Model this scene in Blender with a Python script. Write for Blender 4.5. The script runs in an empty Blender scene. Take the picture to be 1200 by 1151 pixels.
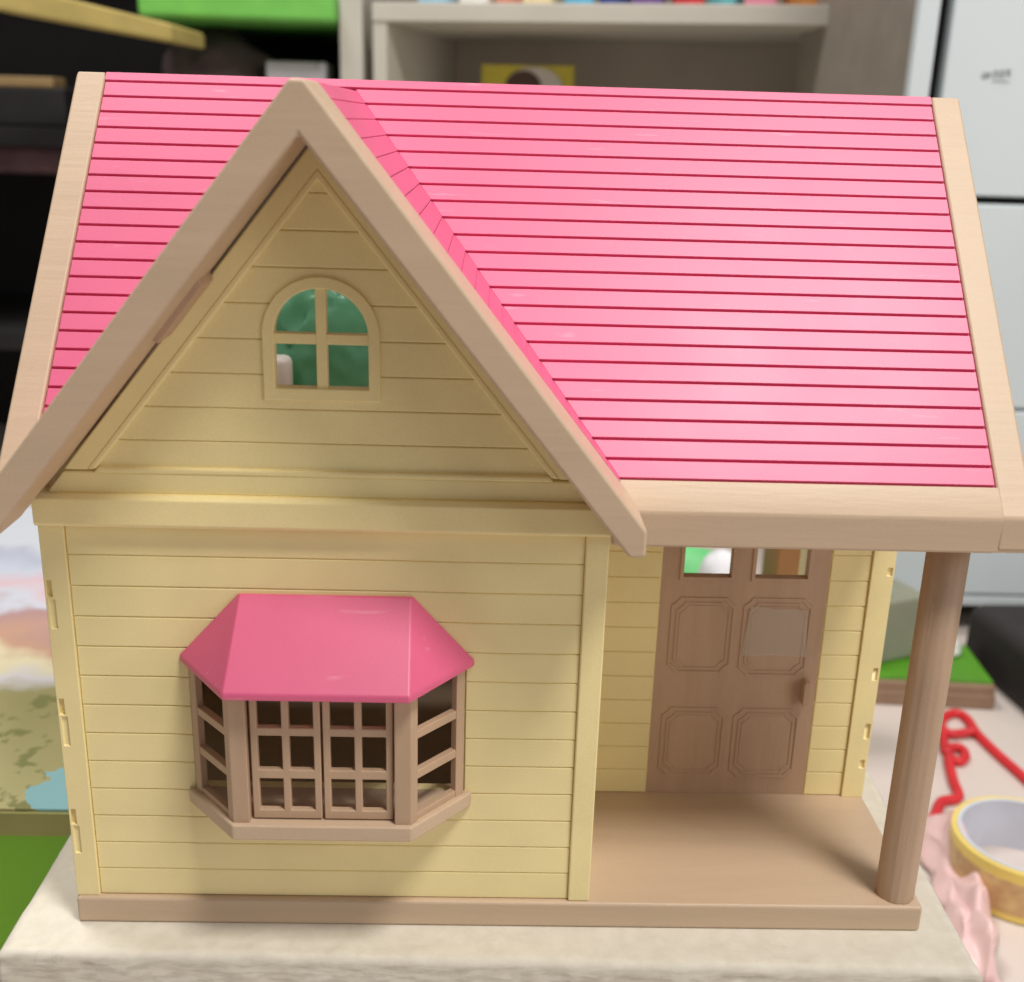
import bpy, bmesh, math, random
from mathutils import Vector, Matrix, noise
random.seed(7)
S = bpy.context.scene
COL = S.collection

# ------------------------------------------------------------------ camera
FPX = 1323.4
CAM = Vector((0.1304656, -0.3120237, 0.25431662))
FWD = Vector((0.02524186, 0.95040966, -0.3099747))
RGT = Vector((0.99945668, -0.01741852, 0.02798106))
UPV = Vector((-0.02119417, 0.31051258, 0.95033296))
cd = bpy.data.cameras.new('camera'); cam = bpy.data.objects.new('camera', cd); COL.objects.link(cam)
cd.sensor_fit = 'HORIZONTAL'; cd.sensor_width = 36; cd.lens = FPX / 1200 * 36
cd.clip_start = 0.01; cd.clip_end = 50
cd.dof.use_dof = True; cd.dof.focus_distance = 0.360; cd.dof.aperture_fstop = 12.5
m = Matrix((RGT, UPV, -FWD)).transposed().to_4x4(); m.translation = CAM; cam.matrix_world = m
S.camera = cam

# ------------------------------------------------------------------ light
w = bpy.data.worlds.new('World'); S.world = w; w.use_nodes = True
bg = w.node_tree.nodes['Background']; bg.inputs[0].default_value = (1.0, 0.95, 0.88, 1); bg.inputs[1].default_value = 0.20
def area(name, loc, tgt, size, power, col):
    l = bpy.data.lights.new(name, 'AREA'); l.shape = 'DISK'; l.size = size; l.energy = power; l.color = col
    o = bpy.data.objects.new(name, l); COL.objects.link(o); o.location = loc
    o.rotation_euler = (Vector(tgt) - Vector(loc)).to_track_quat('-Z', 'Y').to_euler(); return o
area('overhead_light', (0.66, -0.58, 1.72), (0.14, 0.05, 0.1), 0.42, 25, (1.0, 0.96, 0.90))
area('overhead_light', (-0.50, 0.50, 1.95), (-0.2, 0.45, 0.0), 0.6, 22, (1.0, 0.97, 0.93))  # second overhead light, added to lift the lid, left side and attic
area('right_fill_light', (1.45, -1.0, 0.60), (0.14, 0.05, 0.1), 0.9, 6.5, (1.0, 0.97, 0.92))  # added soft fill from the right front, brightens the porch wall
S.view_settings.view_transform = 'Standard'; S.view_settings.look = 'None'
S.view_settings.gamma = 1; S.view_settings.exposure = 0; S.view_settings.use_curve_mapping = False

# ------------------------------------------------------------------ helpers
def at(px, py, ax, val):
    """photo pixel -> point where its ray meets the plane coordinate[ax] = val"""
    d = FWD + RGT * ((px - 600) / FPX) - UPV * ((py - 575.5) / FPX)
    return CAM + d * ((val - CAM[ax]) / d[ax])

def lin(r, g, b):
    f = lambda c: (c / 255 / 12.92) if c <= 10.3 else ((c / 255 + .055) / 1.055) ** 2.4
    return (f(r), f(g), f(b), 1)

def mat(name, c, rough=.45, var=.06, bump=.0, bscale=900, nscale=40, stretch=(1, 1, 1), spec=.5, c2=None, trans=0, metal=0, sss=0, grain=0):
    M = bpy.data.materials.new(name); M.use_nodes = True
    N = M.node_tree.nodes; L = M.node_tree.links; P = N['Principled BSDF']
    tc = N.new('ShaderNodeTexCoord'); mp = N.new('ShaderNodeMapping'); mp.inputs['Scale'].default_value = stretch
    L.new(tc.outputs['Object'], mp.inputs[0])
    nz = N.new('ShaderNodeTexNoise'); nz.inputs['Scale'].default_value = nscale; nz.inputs['Detail'].default_value = 5
    L.new(mp.outputs[0], nz.inputs['Vector'])
    mx = N.new('ShaderNodeMix'); mx.data_type = 'RGBA'
    if c2 is None:
        a = [max(0, x * (1 - var)) for x in c[:3]] + [1]; b = [min(1, x * (1 + var)) for x in c[:3]] + [1]
    else: a, b = c, c2
    mx.inputs[6].default_value = a; mx.inputs[7].default_value = b
    mr = N.new('ShaderNodeMapRange'); mr.inputs[1].default_value = .35; mr.inputs[2].default_value = .65
    L.new(nz.outputs['Fac'], mr.inputs[0]); L.new(mr.outputs[0], mx.inputs[0]); L.new(mx.outputs[2], P.inputs['Base Color'])
    rr = N.new('ShaderNodeMapRange'); rr.inputs[3].default_value = max(.02, rough - .06); rr.inputs[4].default_value = min(1, rough + .06)
    L.new(nz.outputs['Fac'], rr.inputs[0]); L.new(rr.outputs[0], P.inputs['Roughness'])
    if grain:
        g1 = N.new('ShaderNodeTexNoise'); g1.inputs['Scale'].default_value = 2400; g1.inputs['Detail'].default_value = 2; L.new(tc.outputs['Object'], g1.inputs['Vector'])
        g2 = N.new('ShaderNodeMapRange'); g2.inputs[1].default_value = .3; g2.inputs[2].default_value = .7; g2.inputs[3].default_value = 1 - grain; g2.inputs[4].default_value = 1 + grain; L.new(g1.outputs['Fac'], g2.inputs[0])
        g3 = N.new('ShaderNodeVectorMath'); g3.operation = 'SCALE'; L.new(mx.outputs[2], g3.inputs[0]); L.new(g2.outputs[0], g3.inputs[3]); L.new(g3.outputs[0], P.inputs['Base Color'])
    P.inputs['Specular IOR Level'].default_value = spec; P.inputs['Metallic'].default_value = metal
    P.inputs['Transmission Weight'].default_value = trans
    if sss: P.inputs['Subsurface Weight'].default_value = sss; P.inputs['Subsurface Radius'].default_value = (.004, .002, .001)
    if bump:
        n2 = N.new('ShaderNodeTexNoise'); n2.inputs['Scale'].default_value = bscale; n2.inputs['Detail'].default_value = 3
        L.new(mp.outputs[0], n2.inputs['Vector'])
        bp = N.new('ShaderNodeBump'); bp.inputs['Strength'].default_value = bump; bp.inputs['Distance'].default_value = .0004
        L.new(n2.outputs['Fac'], bp.inputs['Height']); L.new(bp.outputs[0], P.inputs['Normal'])
    return M

CREAM = mat('cream_plastic', lin(244, 227, 169), .42, .035, .12, 1500, grain=.035)
TAN = mat('tan_plastic', lin(201, 176, 150), .46, .03, .25, 500, 120, (.12, 1, 1), grain=.04)
TANV = mat('tan_plastic_upright', lin(190, 160, 133), .5, .06, .3, 500, 120, (1, 1, .1), grain=.04)
BROWN = mat('brown_door_plastic', lin(190, 158, 132), .48, .06, .35, 600, 120, (1, 1, .12), grain=.04)
PINK = mat('pink_plastic', lin(224, 95, 138), .47, .03, .05, 1200, 25, spec=.85, grain=.03)
def scuff(M, col, amt, sc):
    N = M.node_tree.nodes; L = M.node_tree.links; P = N['Principled BSDF']; src = P.inputs['Base Color'].links[0].from_socket
    tc = N.new('ShaderNodeTexCoord'); mp = N.new('ShaderNodeMapping'); mp.inputs['Scale'].default_value = sc; mp.inputs['Rotation'].default_value = (.3, .5, .4); L.new(tc.outputs['Object'], mp.inputs[0])
    nz = N.new('ShaderNodeTexNoise'); nz.inputs['Scale'].default_value = 1; nz.inputs['Detail'].default_value = 6; L.new(mp.outputs[0], nz.inputs['Vector'])
    r = N.new('ShaderNodeMapRange'); r.inputs[1].default_value = .66; r.inputs[2].default_value = .74; r.inputs[4].default_value = amt; L.new(nz.outputs['Fac'], r.inputs[0])
    mx = N.new('ShaderNodeMix'); mx.data_type = 'RGBA'; L.new(r.outputs[0], mx.inputs[0]); L.new(src, mx.inputs[6]); mx.inputs[7].default_value = col; L.new(mx.outputs[2], P.inputs['Base Color'])
scuff(PINK, lin(248, 180, 198), .22, (60, 420, 300))
PINKD = mat('pink_groove_shade', lin(210, 66, 116), .6, .03)  # deeper pink: groove shade put into the base colour under the strips
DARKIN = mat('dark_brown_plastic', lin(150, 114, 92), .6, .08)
WHITE = mat('white_laminate', lin(214, 224, 230), .4, .02, nscale=6)
SHELFW = mat('shelf_white', lin(205, 200, 190), .5, .04, nscale=9)
SHELFB = mat('shelf_back', lin(186, 174, 166), .7, .06, nscale=9)
BLACK = mat('black_matte', lin(26, 24, 26), .7, .2)

def new_bm(): return bmesh.new()
def box(bm, x0, x1, y0, y1, z0, z1):
    v = [bm.verts.new(p) for p in ((x0, y0, z0), (x1, y0, z0), (x1, y1, z0), (x0, y1, z0), (x0, y0, z1), (x1, y0, z1), (x1, y1, z1), (x0, y1, z1))]
    for f in ((0, 3, 2, 1), (4, 5, 6, 7), (0, 1, 5, 4), (1, 2, 6, 5), (2, 3, 7, 6), (3, 0, 4, 7)): bm.faces.new([v[i] for i in f])
def ext(bm, pts, vec):
    """closed prism: polygon pts swept by vec"""
    a = [bm.verts.new(p) for p in pts]; b = [bm.verts.new(Vector(p) + Vector(vec)) for p in pts]
    n = len(a); bm.faces.new(a); bm.faces.new(b[::-1])
    for i in range(n): bm.faces.new((a[i], b[i], b[(i + 1) % n], a[(i + 1) % n]))
def xz(bm, poly, y0, y1): ext(bm, [(x, y0, z) for x, z in poly], (0, y1 - y0, 0))
def yz(bm, poly, x0, x1): ext(bm, [(x0, y, z) for y, z in poly], (x1 - x0, 0, 0))
def xy(bm, poly, z0, z1): ext(bm, [(x, y, z0) for x, y in poly], (0, 0, z1 - z0))
def obj(name, bm, material, parent=None, bevel=0, seg=2, smooth=True, loc=None):
    bmesh.ops.recalc_face_normals(bm, faces=bm.faces)
    me = bpy.data.meshes.new(name)
    if smooth and bevel:
        for f in bm.faces: f.smooth = True
    bm.to_mesh(me); bm.free(); me.materials.append(material)
    o = bpy.data.objects.new(name, me); COL.objects.link(o)
    if loc: o.location = loc
    if parent: o.parent = parent
    if bevel:
        b = o.modifiers.new('bevel', 'BEVEL'); b.width = bevel; b.segments = seg; b.limit_method = 'ANGLE'; b.angle_limit = math.radians(25); b.harden_normals = True
    return o
def pbox(name, material, parent, x0, x1, y0, y1, z0, z1, bevel=.0004):
    bm = new_bm(); box(bm, x0, x1, y0, y1, z0, z1); return obj(name, bm, material, parent, bevel)
def empty(name, loc=(0, 0, 0)):
    o = bpy.data.objects.new(name, None); COL.objects.link(o); o.location = loc; o.empty_display_size = .02; return o
def tag(o, label, cat, group=None):
    o['label'] = label; o['category'] = cat
    if group: o['group'] = group
    return o
def struct(o): o['kind'] = 'structure'; return o
def smooth(o):
    for f in o.data.polygons: f.use_smooth = True
    return o
def tube(bm, pts, r, n=10):
    rings = []
    for i, q in enumerate(pts):
        q = Vector(q); t = (Vector(pts[min(i + 1, len(pts) - 1)]) - Vector(pts[max(i - 1, 0)])).normalized()
        a = t.cross(Vector((0, 0, 1))); a = a.normalized() if a.length > 1e-4 else Vector((1, 0, 0)); b = t.cross(a).normalized()
        rings.append([bm.verts.new(q + a * (r * math.cos(k * 2 * math.pi / n)) + b * (r * math.sin(k * 2 * math.pi / n))) for k in range(n)])
    for A, B in zip(rings, rings[1:]):
        for k in range(n): bm.faces.new((A[k], A[(k + 1) % n], B[(k + 1) % n], B[k]))
    bm.faces.new(rings[0]); bm.faces.new(rings[-1][::-1])
def spline(pts, sub=8):
    out = []; P = [Vector(q) for q in pts]
    for i in range(len(P) - 1):
        p0, p1, p2, p3 = P[max(i - 1, 0)], P[i], P[i + 1], P[min(i + 2, len(P) - 1)]
        for k in range(sub):
            t = k / sub
            out.append(.5 * ((2 * p1) + (p2 - p0) * t + (2 * p0 - 5 * p1 + 4 * p2 - p3) * t * t + (3 * p1 - p0 - 3 * p2 + p3) * t ** 3))
    out.append(P[-1]); return out
def lump(name, material, loc, size, amp, freq, sub=4, seed=0, parent=None, ridged=False, flat=True, facet=False):
    """a crumpled or rounded body resting on z = loc.z"""
    bm = new_bm(); bmesh.ops.create_icosphere(bm, subdivisions=sub, radius=1)
    for v in bm.verts:
        q = v.co * freq + Vector((seed * 3.1, seed, -seed))
        n = noise.noise(q)
        if ridged: n = 1 - 2.4 * abs(n) + .6 * abs(noise.noise(q * 2.3))
        s = 1 + amp * n
        v.co = Vector((v.co.x * size[0] * s, v.co.y * size[1] * s, v.co.z * size[2] * s))
    if flat:
        for v in bm.verts: v.co.z = max(v.co.z, -size[2] * .55)
        dz = size[2] * .55
    else: dz = -min(v.co.z for v in bm.verts)
    for v in bm.verts: v.co.z += dz
    o = obj(name, bm, material, parent, loc=loc); return o if facet else smooth(o)

# ------------------------------------------------------------------ surfaces: floor, wall
FLOOR = -0.18
FLM = mat('play_mat', lin(214, 202, 195), .55, .03, .2, 300, 12)
bm = new_bm(); box(bm, -1.6, 1.6, -.5, 1.75, FLOOR - .02, FLOOR)
floor = struct(obj('floor', bm, FLM))
WALLM = mat('wall_paint', lin(156, 146, 134), .8, .04, .2, 200, 8)
bm = new_bm(); box(bm, -1.6, 1.6, 1.45, 1.5, FLOOR, 1.2)
struct(obj('wall', bm, WALLM))

# ------------------------------------------------------------------ the doll house
HOUSE = empty('doll_house', (0.14, 0.07, 0))
tag(HOUSE, 'cream toy cottage with pink roof and bay window standing on a worn white box', 'doll house')
bpy.context.view_layer.update()
def hp(o):   # parent to the house keeping world coordinates
    o.parent = HOUSE; o.matrix_parent_inverse = Matrix.Translation((-.14, -.07, 0)); return o
def part(name, bm, material, bevel=.0005, seg=2): return hp(obj(name, bm, material, None, bevel, seg))
def hbox(name, material, x0, x1, y0, y1, z0, z1, bevel=.0005):
    bm = new_bm(); box(bm, x0, x1, y0, y1, z0, z1); return part(name, bm, material, bevel)

H = .0097; XW = .1683; XC = .0844; YD = .0657; XR = .2797; BACK = .17
ZG = .2643; GM = 1.2487; ZI = .2501
YR, ZR, YE, ZE = .088, .2638, -.0028, .1579
MS = (ZR - ZE) / (YR - YE); TH = math.atan(MS)
NM = Vector((0, -math.sin(TH), math.cos(TH)))
YTOP, ZTOP = .0905, ZR + (.0905 - YR) * MS
YF = -.0288
yM = lambda z: YE + (z - ZE) / MS
zM = lambda y: ZE + (y - YE) * MS
xG = lambda z, s=1: XC + s * (ZG - z) / GM
NG = {s: Vector((s * GM, 0, 1)).normalized() for s in (1, -1)}

base = hbox('base_plate', TAN, 0, .28, 0, BACK, 0, H, .0012)

# ---- front wall: backing, planks, trims, beam
OPEN = (.0420, .1256, .0506, .0960)      # opening behind the bay
front = None
bm = new_bm()
box(bm, .0004, OPEN[0], .0026, .006, H, .1395); box(bm, OPEN[1], XW - .0002, .0026, .006, H, .1395)
box(bm, OPEN[0], OPEN[1], .0026, .006, H, OPEN[2]); box(bm, OPEN[0], OPEN[1], .0026, .006, OPEN[3], .1395)
box(bm, XW - .003, XW - .0002, .006, YD, H, .1395)
front = part('front_wall', bm, CREAM, 0)
def plank(parent, x0, x1, z0, z1, y0, y1, material=CREAM):
    bm = new_bm(); y = y0
    # clapboard: the lower edge stands a little prouder than the upper one
    ext(bm, [(x0, y0, z0 + .00006), (x0, y1, z0 + .00006), (x0, y1, z1 - .00010), (x0, y0 + .00012, z1 - .00010)], (x1 - x0, 0, 0))
    return obj('plank', bm, material, parent, .00045, 2)
for k in range(13):
    z0 = .0098 + .00995 * k; z1 = z0 + .00995
    if z1 > .0515 and z0 < .0965:
        plank(front, .0077, .0414, z0, z1, .0020, .0033); plank(front, .1262, .1612, z0, z1, .0020, .0033)
    else: plank(front, .0077, .1612, z0, z1, .0020, .0033)
def slotted(name, x0, x1, z0, z1, y0, y1, slots, material=CREAM):
    """upright corner board with rectangular slots cut in its face: (xa, xb, za, zb, depth)"""
    xs = sorted({x0, x1} | {v for s in slots for v in s[:2]}); zs = sorted({z0, z1} | {v for s in slots for v in s[2:4]})
    bm = new_bm(); D = {}
    for i in range(len(xs) - 1):
        for j in range(len(zs) - 1):
            cx = (xs[i] + xs[i + 1]) / 2; cz = (zs[j] + zs[j + 1]) / 2
            d = 0
            for s in slots:
                if s[0] < cx < s[1] and s[2] < cz < s[3]: d = s[4]
            D[i, j] = d
    for (i, j), d in D.items():
        a, b, c, e = xs[i], xs[i + 1], zs[j], zs[j + 1]; y = y0 + d
        bm.faces.new([bm.verts.new(q) for q in ((a, y, c), (b, y, c), (b, y, e), (a, y, e))])
        for (di, dj, p1, p2) in ((1, 0, (b, c), (b, e)), (0, 1, (a, e), (b, e)), (-1, 0, (a, c), (a, e)), (0, -1, (a, c), (b, c))):
            d2 = D.get((i + di, j + dj), None)
            yb = y1 if d2 is None else y0 + d2
            if d2 is None or d < d2:
                bm.faces.new([bm.verts.new(q) for q in ((p1[0], y, p1[1]), (p2[0], y, p2[1]), (p2[0], yb, p2[1]), (p1[0], yb, p1[1]))])
    bmesh.ops.remove_doubles(bm, verts=bm.verts, dist=1e-6)
    return part(name, bm, material, .0003, 2)
sl = []
for za, zb in ((.1053, .1211), (.0652, .0816), (.0259, .0422)):
    sl += [(.0008, .0024, zb - .0055, zb, .0022), (.0012, .0030, za, zb - .0062, .0007)]
slotted('corner_board', .0002, .0076, H, .1395, .0012, .0034, sl)
hbox('corner_board', CREAM, .1612, XW, .0010, .0036, H, .1395, .0006)
# beam with a small bead above it
bm = new_bm(); yz(bm, [(.006, .1392), (-.0012, .1392), (-.0018, .1402), (-.0018, .1478), (-.0004, .1490), (.006, .1490)], .0003, XW)
part('beam', bm, CREAM, .0004)

# ---- gable wall with arched window
WX = .0842; WZ = .1962; RI = .0132; RO = .0165; WB = .1776; WBI = .1812
def arch(r, zb, n=28, cx=WX): return [(cx + r, zb)] + [(cx + r * math.cos(math.pi * i / n), WZ + r * math.sin(math.pi * i / n)) for i in range(n + 1)] + [(cx - r, zb)]
FI = .2398                                # apex of the recessed field triangle
tri = lambda z, apex: (apex - z) / GM
def hw(z, r):                             # half width of the window at height z, 0 outside it
    if z < WB + .0012 or z > WZ + r: return 0
    return r if z <= WZ else math.sqrt(max(0, r * r - (z - WZ) ** 2))
def gable_rows(z0, z1, apex, r, zb, n):
    """left/right polygons of a wall strip, cut by the gable edges and by the window"""
    zs = [z0 + (z1 - z0) * i / n for i in range(n + 1)]
    cutl = any(hw(z, r) > 0 and z >= zb for z in zs)
    L = [(XC - tri(z, apex), z) for z in zs]; R = [(XC + tri(z, apex), z) for z in zs]
    if not cutl: return [L[::1] + R[::-1]]
    iL = [(WX - hw(z, r), z) for z in zs]; iR = [(WX + hw(z, r), z) for z in zs]
    return [L + iL[::-1], iR + R[::-1]]
RM = .0149
bm = new_bm()
for a, b_, n in ((.1488, WB + .0012, 1), (WB + .0012, WZ, 1), (WZ, WZ + RM, 24), (WZ + RM, ZI - .002, 1)):
    cut = a >= WB + .001 and b_ <= WZ + RM + 1e-6
    zs = [a + (b_ - a) * i / n for i in range(n + 1)]
    L = [(XC - tri(z, ZI - .0004), z) for z in zs]; R = [(XC + tri(z, ZI - .0004), z) for z in zs]
    if cut:
        iL = [(WX - (RM if z <= WZ else math.sqrt(max(0, RM * RM - (z - WZ) ** 2))), z) for z in zs]; iR = [(2 * WX - x, z) for x, z in iL]
        xz(bm, L + iL[::-1], .0029, .0064); xz(bm, iR + R[::-1], .0029, .0064)
    else: xz(bm, L + R[::-1], .0029, .0064)
bmesh.ops.remove_doubles(bm, verts=bm.verts, dist=1e-7)
gable = part('gable_wall', bm, CREAM, 0)
gz = [.1557] + [.1648 + .01003 * k for k in range(8)] + [FI - .0004]
for z0, z1 in zip(gz, gz[1:]):
    n = 14; zs = [z0 + .00005 + (z1 - z0 - .00012) * i / n for i in range(n + 1)]
    segs = []
    L = [(XC - tri(z, FI), z) for z in zs]; R = [(XC + tri(z, FI), z) for z in zs]
    hws = [(0 if (z < WB + .0012 or z > WZ + RM) else (RM if z <= WZ else math.sqrt(max(0, RM * RM - (z - WZ) ** 2)))) for z in zs]
    if max(hws) == 0: polys = [L + R[::-1]]
    elif min(hws) > 0: polys = [L + [(WX - h, z) for h, z in zip(hws, zs)][::-1], [(WX + h, z) for h, z in zip(hws, zs)] + R[::-1]]
    else:
        # the row is partly cut: keep one piece with a notch
        idx = [i for i, h in enumerate(hws) if h > 0]
        if idx[0] > 0:   # notch from the top
            notch = [(WX + hws[i], zs[i]) for i in reversed(idx)] + [(WX - hws[i], zs[i]) for i in idx]
            zb = (WB + .0012); notch = [(WX + hws[i], max(zs[i], zb)) for i in reversed(idx)] + [(WX - hws[i], max(zs[i], zb)) for i in idx]
            polys = [L + notch[::-1][::1] + R[::-1]]
        else:
            notch = [(WX - hws[i], zs[i]) for i in idx] + [(WX, WZ + RM)] + [(WX + hws[i], zs[i]) for i in reversed(idx)]
            polys = [L[:1] + [] and [] or ([(x, z) for x, z in L][::-1] + notch + R)]
    for P in polys:
        bm = new_bm(); xz(bm, P, .0023, .0034); obj('plank', bm, CREAM, gable, .00045, 2)
# raised border round the field and a bead inside it
def chevron_poly(a_out, a_in, zlow):
    return [(XC - tri(zlow, a_out), zlow), (XC, a_out), (XC + tri(zlow, a_out), zlow), (XC + tri(zlow, a_in), zlow), (XC, a_in), (XC - tri(zlow, a_in), zlow)]
bm = new_bm(); xz(bm, chevron_poly(ZI - .0006, FI + .0012, .1558), .0012, .0042); part('gable_border', bm, CREAM, .0005)
bm = new_bm(); xz(bm, chevron_poly(FI + .0018, FI - .0016, .1560), .0009, .0044); part('gable_bead', bm, CREAM, .0008, 3)
bm = new_bm(); xz(bm, [(XC - tri(.1488, ZI - .0006), .1488), (XC + tri(.1488, ZI - .0006), .1488), (XC + tri(.1553, ZI - .0006), .1553), (XC - tri(.1553, ZI - .0006), .1553)], .0012, .0042)
part('gable_border', bm, CREAM, .0007)
bm = new_bm(); xz(bm, [(XC - tri(.1549, FI - .0016), .1549), (XC + tri(.1549, FI - .0016), .1549), (XC + tri(.1569, FI - .0016), .1569), (XC - tri(.1569, FI - .0016), .1569)], .0009, .0044)
part('gable_bead', bm, CREAM, .0008, 3)
# window frame (one moulding) and its glazing bars
def ring(bm, outer, inner, y0, y1):
    n = len(outer)
    for y in (y0, y1):
        a = [bm.verts.new((x, y, z)) for x, z in outer]; b = [bm.verts.new((x, y, z)) for x, z in inner]
        for i in range(n): bm.faces.new((a[i], a[(i + 1) % n], b[(i + 1) % n], b[i]))
        if y == y0: A, B = a, b
    for i in range(n):
        j = (i + 1) % n
        bm.faces.new((A[i], A[j], a[j], a[i])); bm.faces.new((B[i], B[j], b[j], b[i]))
bm = new_bm(); ring(bm, arch(RO, WB), arch(RI, WBI), .0014, .0062)
win = part('arched_window', bm, CREAM, .0004)
pbox('glazing_bar', CREAM, win, WX - .0015, WX + .0015, .0022, .0058, WBI - .0005, WZ + RI + .0003, .0003)
pbox('glazing_bar', CREAM, win, WX - RI - .0003, WX - .0014, .0023, .0057, .1937, .1967, .0003)
pbox('glazing_bar', CREAM, win, WX + .0014, WX + RI + .0003, .0023, .0057, .1937, .1967, .0003)

# ---- bay window
BX = .0838
bay_sill_poly = [(BX - .0448, .0030), (BX - .0448, .0012), (BX - .0270, -.0186), (BX + .0270, -.0186), (BX + .0448, .0012), (BX + .0448, .0030)]
bm = new_bm(); xy(bm, bay_sill_poly, .0455, .0507)
bay = part('bay_window', bm, TAN, .0007)
bay['label'] = 'tan three-sided bay window with pink hipped roof'
# hipped roof
z0, z1, lip = .0972, .1180, .0022
bm = new_bm()
lo = [(BX - .0452, .0019), (BX - .0268, -.0226), (BX + .0268, -.0226), (BX + .0452, .0019)]
hi = [(BX - .0262, .0019), (BX - .0258, .0006), (BX + .0258, .0006), (BX + .0262, .0019)]
a = [bm.verts.new((x, y, z0 - lip)) for x, y in lo]; b_ = [bm.verts.new((x, y, z0)) for x, y in lo]; c = [bm.verts.new((x, y, z1)) for x, y in hi]
for i in range(3):
    bm.faces.new((a[i], a[i + 1], b_[i + 1], b_[i])); bm.faces.new((b_[i], b_[i + 1], c[i + 1], c[i]))
bm.faces.new(c); bm.faces.new(a); bm.faces.new((a[0], b_[0], c[0], c[3], b_[3], a[3]))
obj('bay_roof', bm, PINK, bay, .0006, 3)
def upright(name, poly, z0, z1, bev=.0004):
    bm = new_bm(); xy(bm, poly, z0, z1); return obj(name, bm, TANV, bay, bev)
YB = -.0170                                # outer face of the front
dirv = Vector((.0448 - .0270, .0012 + .0186)).normalized()          # along the canted side (right)
for s in (-1, 1):
    cx, cy = BX + s * .0268, YB
    d = Vector((s * dirv.x, dirv.y)); nrm = Vector((-d.y * -s, -abs(d.x))) # outward
    nrm = Vector((s * dirv.y, -dirv.x))
    inn = -nrm
    # corner post: front leg and canted leg
    P = [Vector((cx, cy)), Vector((cx - s * .0050, cy)), Vector((cx - s * .0050, cy + .0035)), Vector((cx - s * .0015, cy + .0035)), Vector((cx, cy)) + d * .0030 + inn * .0030, Vector((cx, cy)) + d * .0030]
    upright('corner_post', [tuple(q) for q in P], .0505, .0962)
    def side(name, t0, t1, za, zb, depth=.0024, off=.0004, bev=.0003):
        a = Vector((cx, cy)) + d * t0 + inn * off; b = Vector((cx, cy)) + d * t1 + inn * off
        return upright(name, [tuple(a), tuple(b), tuple(b + inn * depth), tuple(a + inn * depth)], za, zb, bev)
    LEN = .0236
    side('wall_post', LEN - .0036, LEN, .0505, .0962)
    side('side_rail', .0028, LEN - .0034, .0505, .0530, off=.0006)
    side('side_rail', .0028, LEN - .0034, .0938, .0962, off=.0006)
    for zc in (.0663, .0800): side('glazing_bar', .0028, LEN - .0034, zc - .0014, zc + .0014, off=.0006)
# two casements of six lights each
def casement(xa, xb, y):
    za, zb = .0512, .0962; fw = .0021
    bm = new_bm()
    xs = [xa, xa + fw, (xa + xb) / 2 - .0011, (xa + xb) / 2 + .0011, xb - fw, xb]
    zs = [za, za + .0030, .0650, .0680, .0795, .0822, zb - .0012, zb]
    solid = {}
    for i in range(5):
        for j in range(7): solid[i, j] = (i in (0, 2, 4)) or (j in (0, 2, 4, 6))
    t = .0024
    V = {}
    def v(i, j, k):
        if (i, j, k) not in V: V[i, j, k] = bm.verts.new((xs[i], y + (t if k else 0), zs[j]))
        return V[i, j, k]
    for (i, j), sld in solid.items():
        if not sld: continue
        bm.faces.new((v(i, j, 0), v(i + 1, j, 0), v(i + 1, j + 1, 0), v(i, j + 1, 0))); bm.faces.new((v(i, j, 1), v(i, j + 1, 1), v(i + 1, j + 1, 1), v(i + 1, j, 1)))
        for di, dj, p1, p2 in ((1, 0, (i + 1, j), (i + 1, j + 1)), (-1, 0, (i, j), (i, j + 1)), (0, 1, (i, j + 1), (i + 1, j + 1)), (0, -1, (i, j), (i + 1, j))):
            if not solid.get((i + di, j + dj), False): bm.faces.new((v(*p1, 0), v(*p2, 0), v(*p2, 1), v(*p1, 1)))
    return obj('casement', bm, TANV, bay, .0004)
casement(.0628, .0836, -.0152); casement(.0843, .1051, -.0152)
bm = new_bm(); box(bm, .0614, .1064, -.0146, -.0118, .0945, .0964); obj('head_rail', bm, TANV, bay, .0003)

# ---- porch wall, door, right corner board
DX0, DX1, DTOP = .1957, .2566, .1215
bm = new_bm(); box(bm, XW, DX0, YD + .0006, YD + .004, H, .1385); box(bm, DX1, XR - .0002, YD + .0006, YD + .004, H, .1385); box(bm, DX0, DX1, YD + .0006, YD + .004, DTOP, .1385)
pw = part('porch_wall', bm, CREAM, 0)
for k in range(13):
    z0 = .0098 + .00995 * k; z1 = min(z0 + .00995, .1384)
    if z0 < DTOP - .004: plank(pw, XW + .0002, DX0 - .0003, z0, z1, YD, YD + .0013); plank(pw, DX1 + .0003, .2714, z0, z1, YD, YD + .0013)
    else: plank(pw, XW + .0002, .2714, z0, z1, YD, YD + .0013)
slotted('corner_board', .2715, XR, H, .1385, YD - .0010, YD + .003, [(.2770, .2790, .0351, .0416, .0009), (.2772, .2790, .1020, .1052, .0008), (.2770, .2788, .0600, .0650, .0008), (.2768, .2786, .0225, .0260, .0008)])
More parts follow.
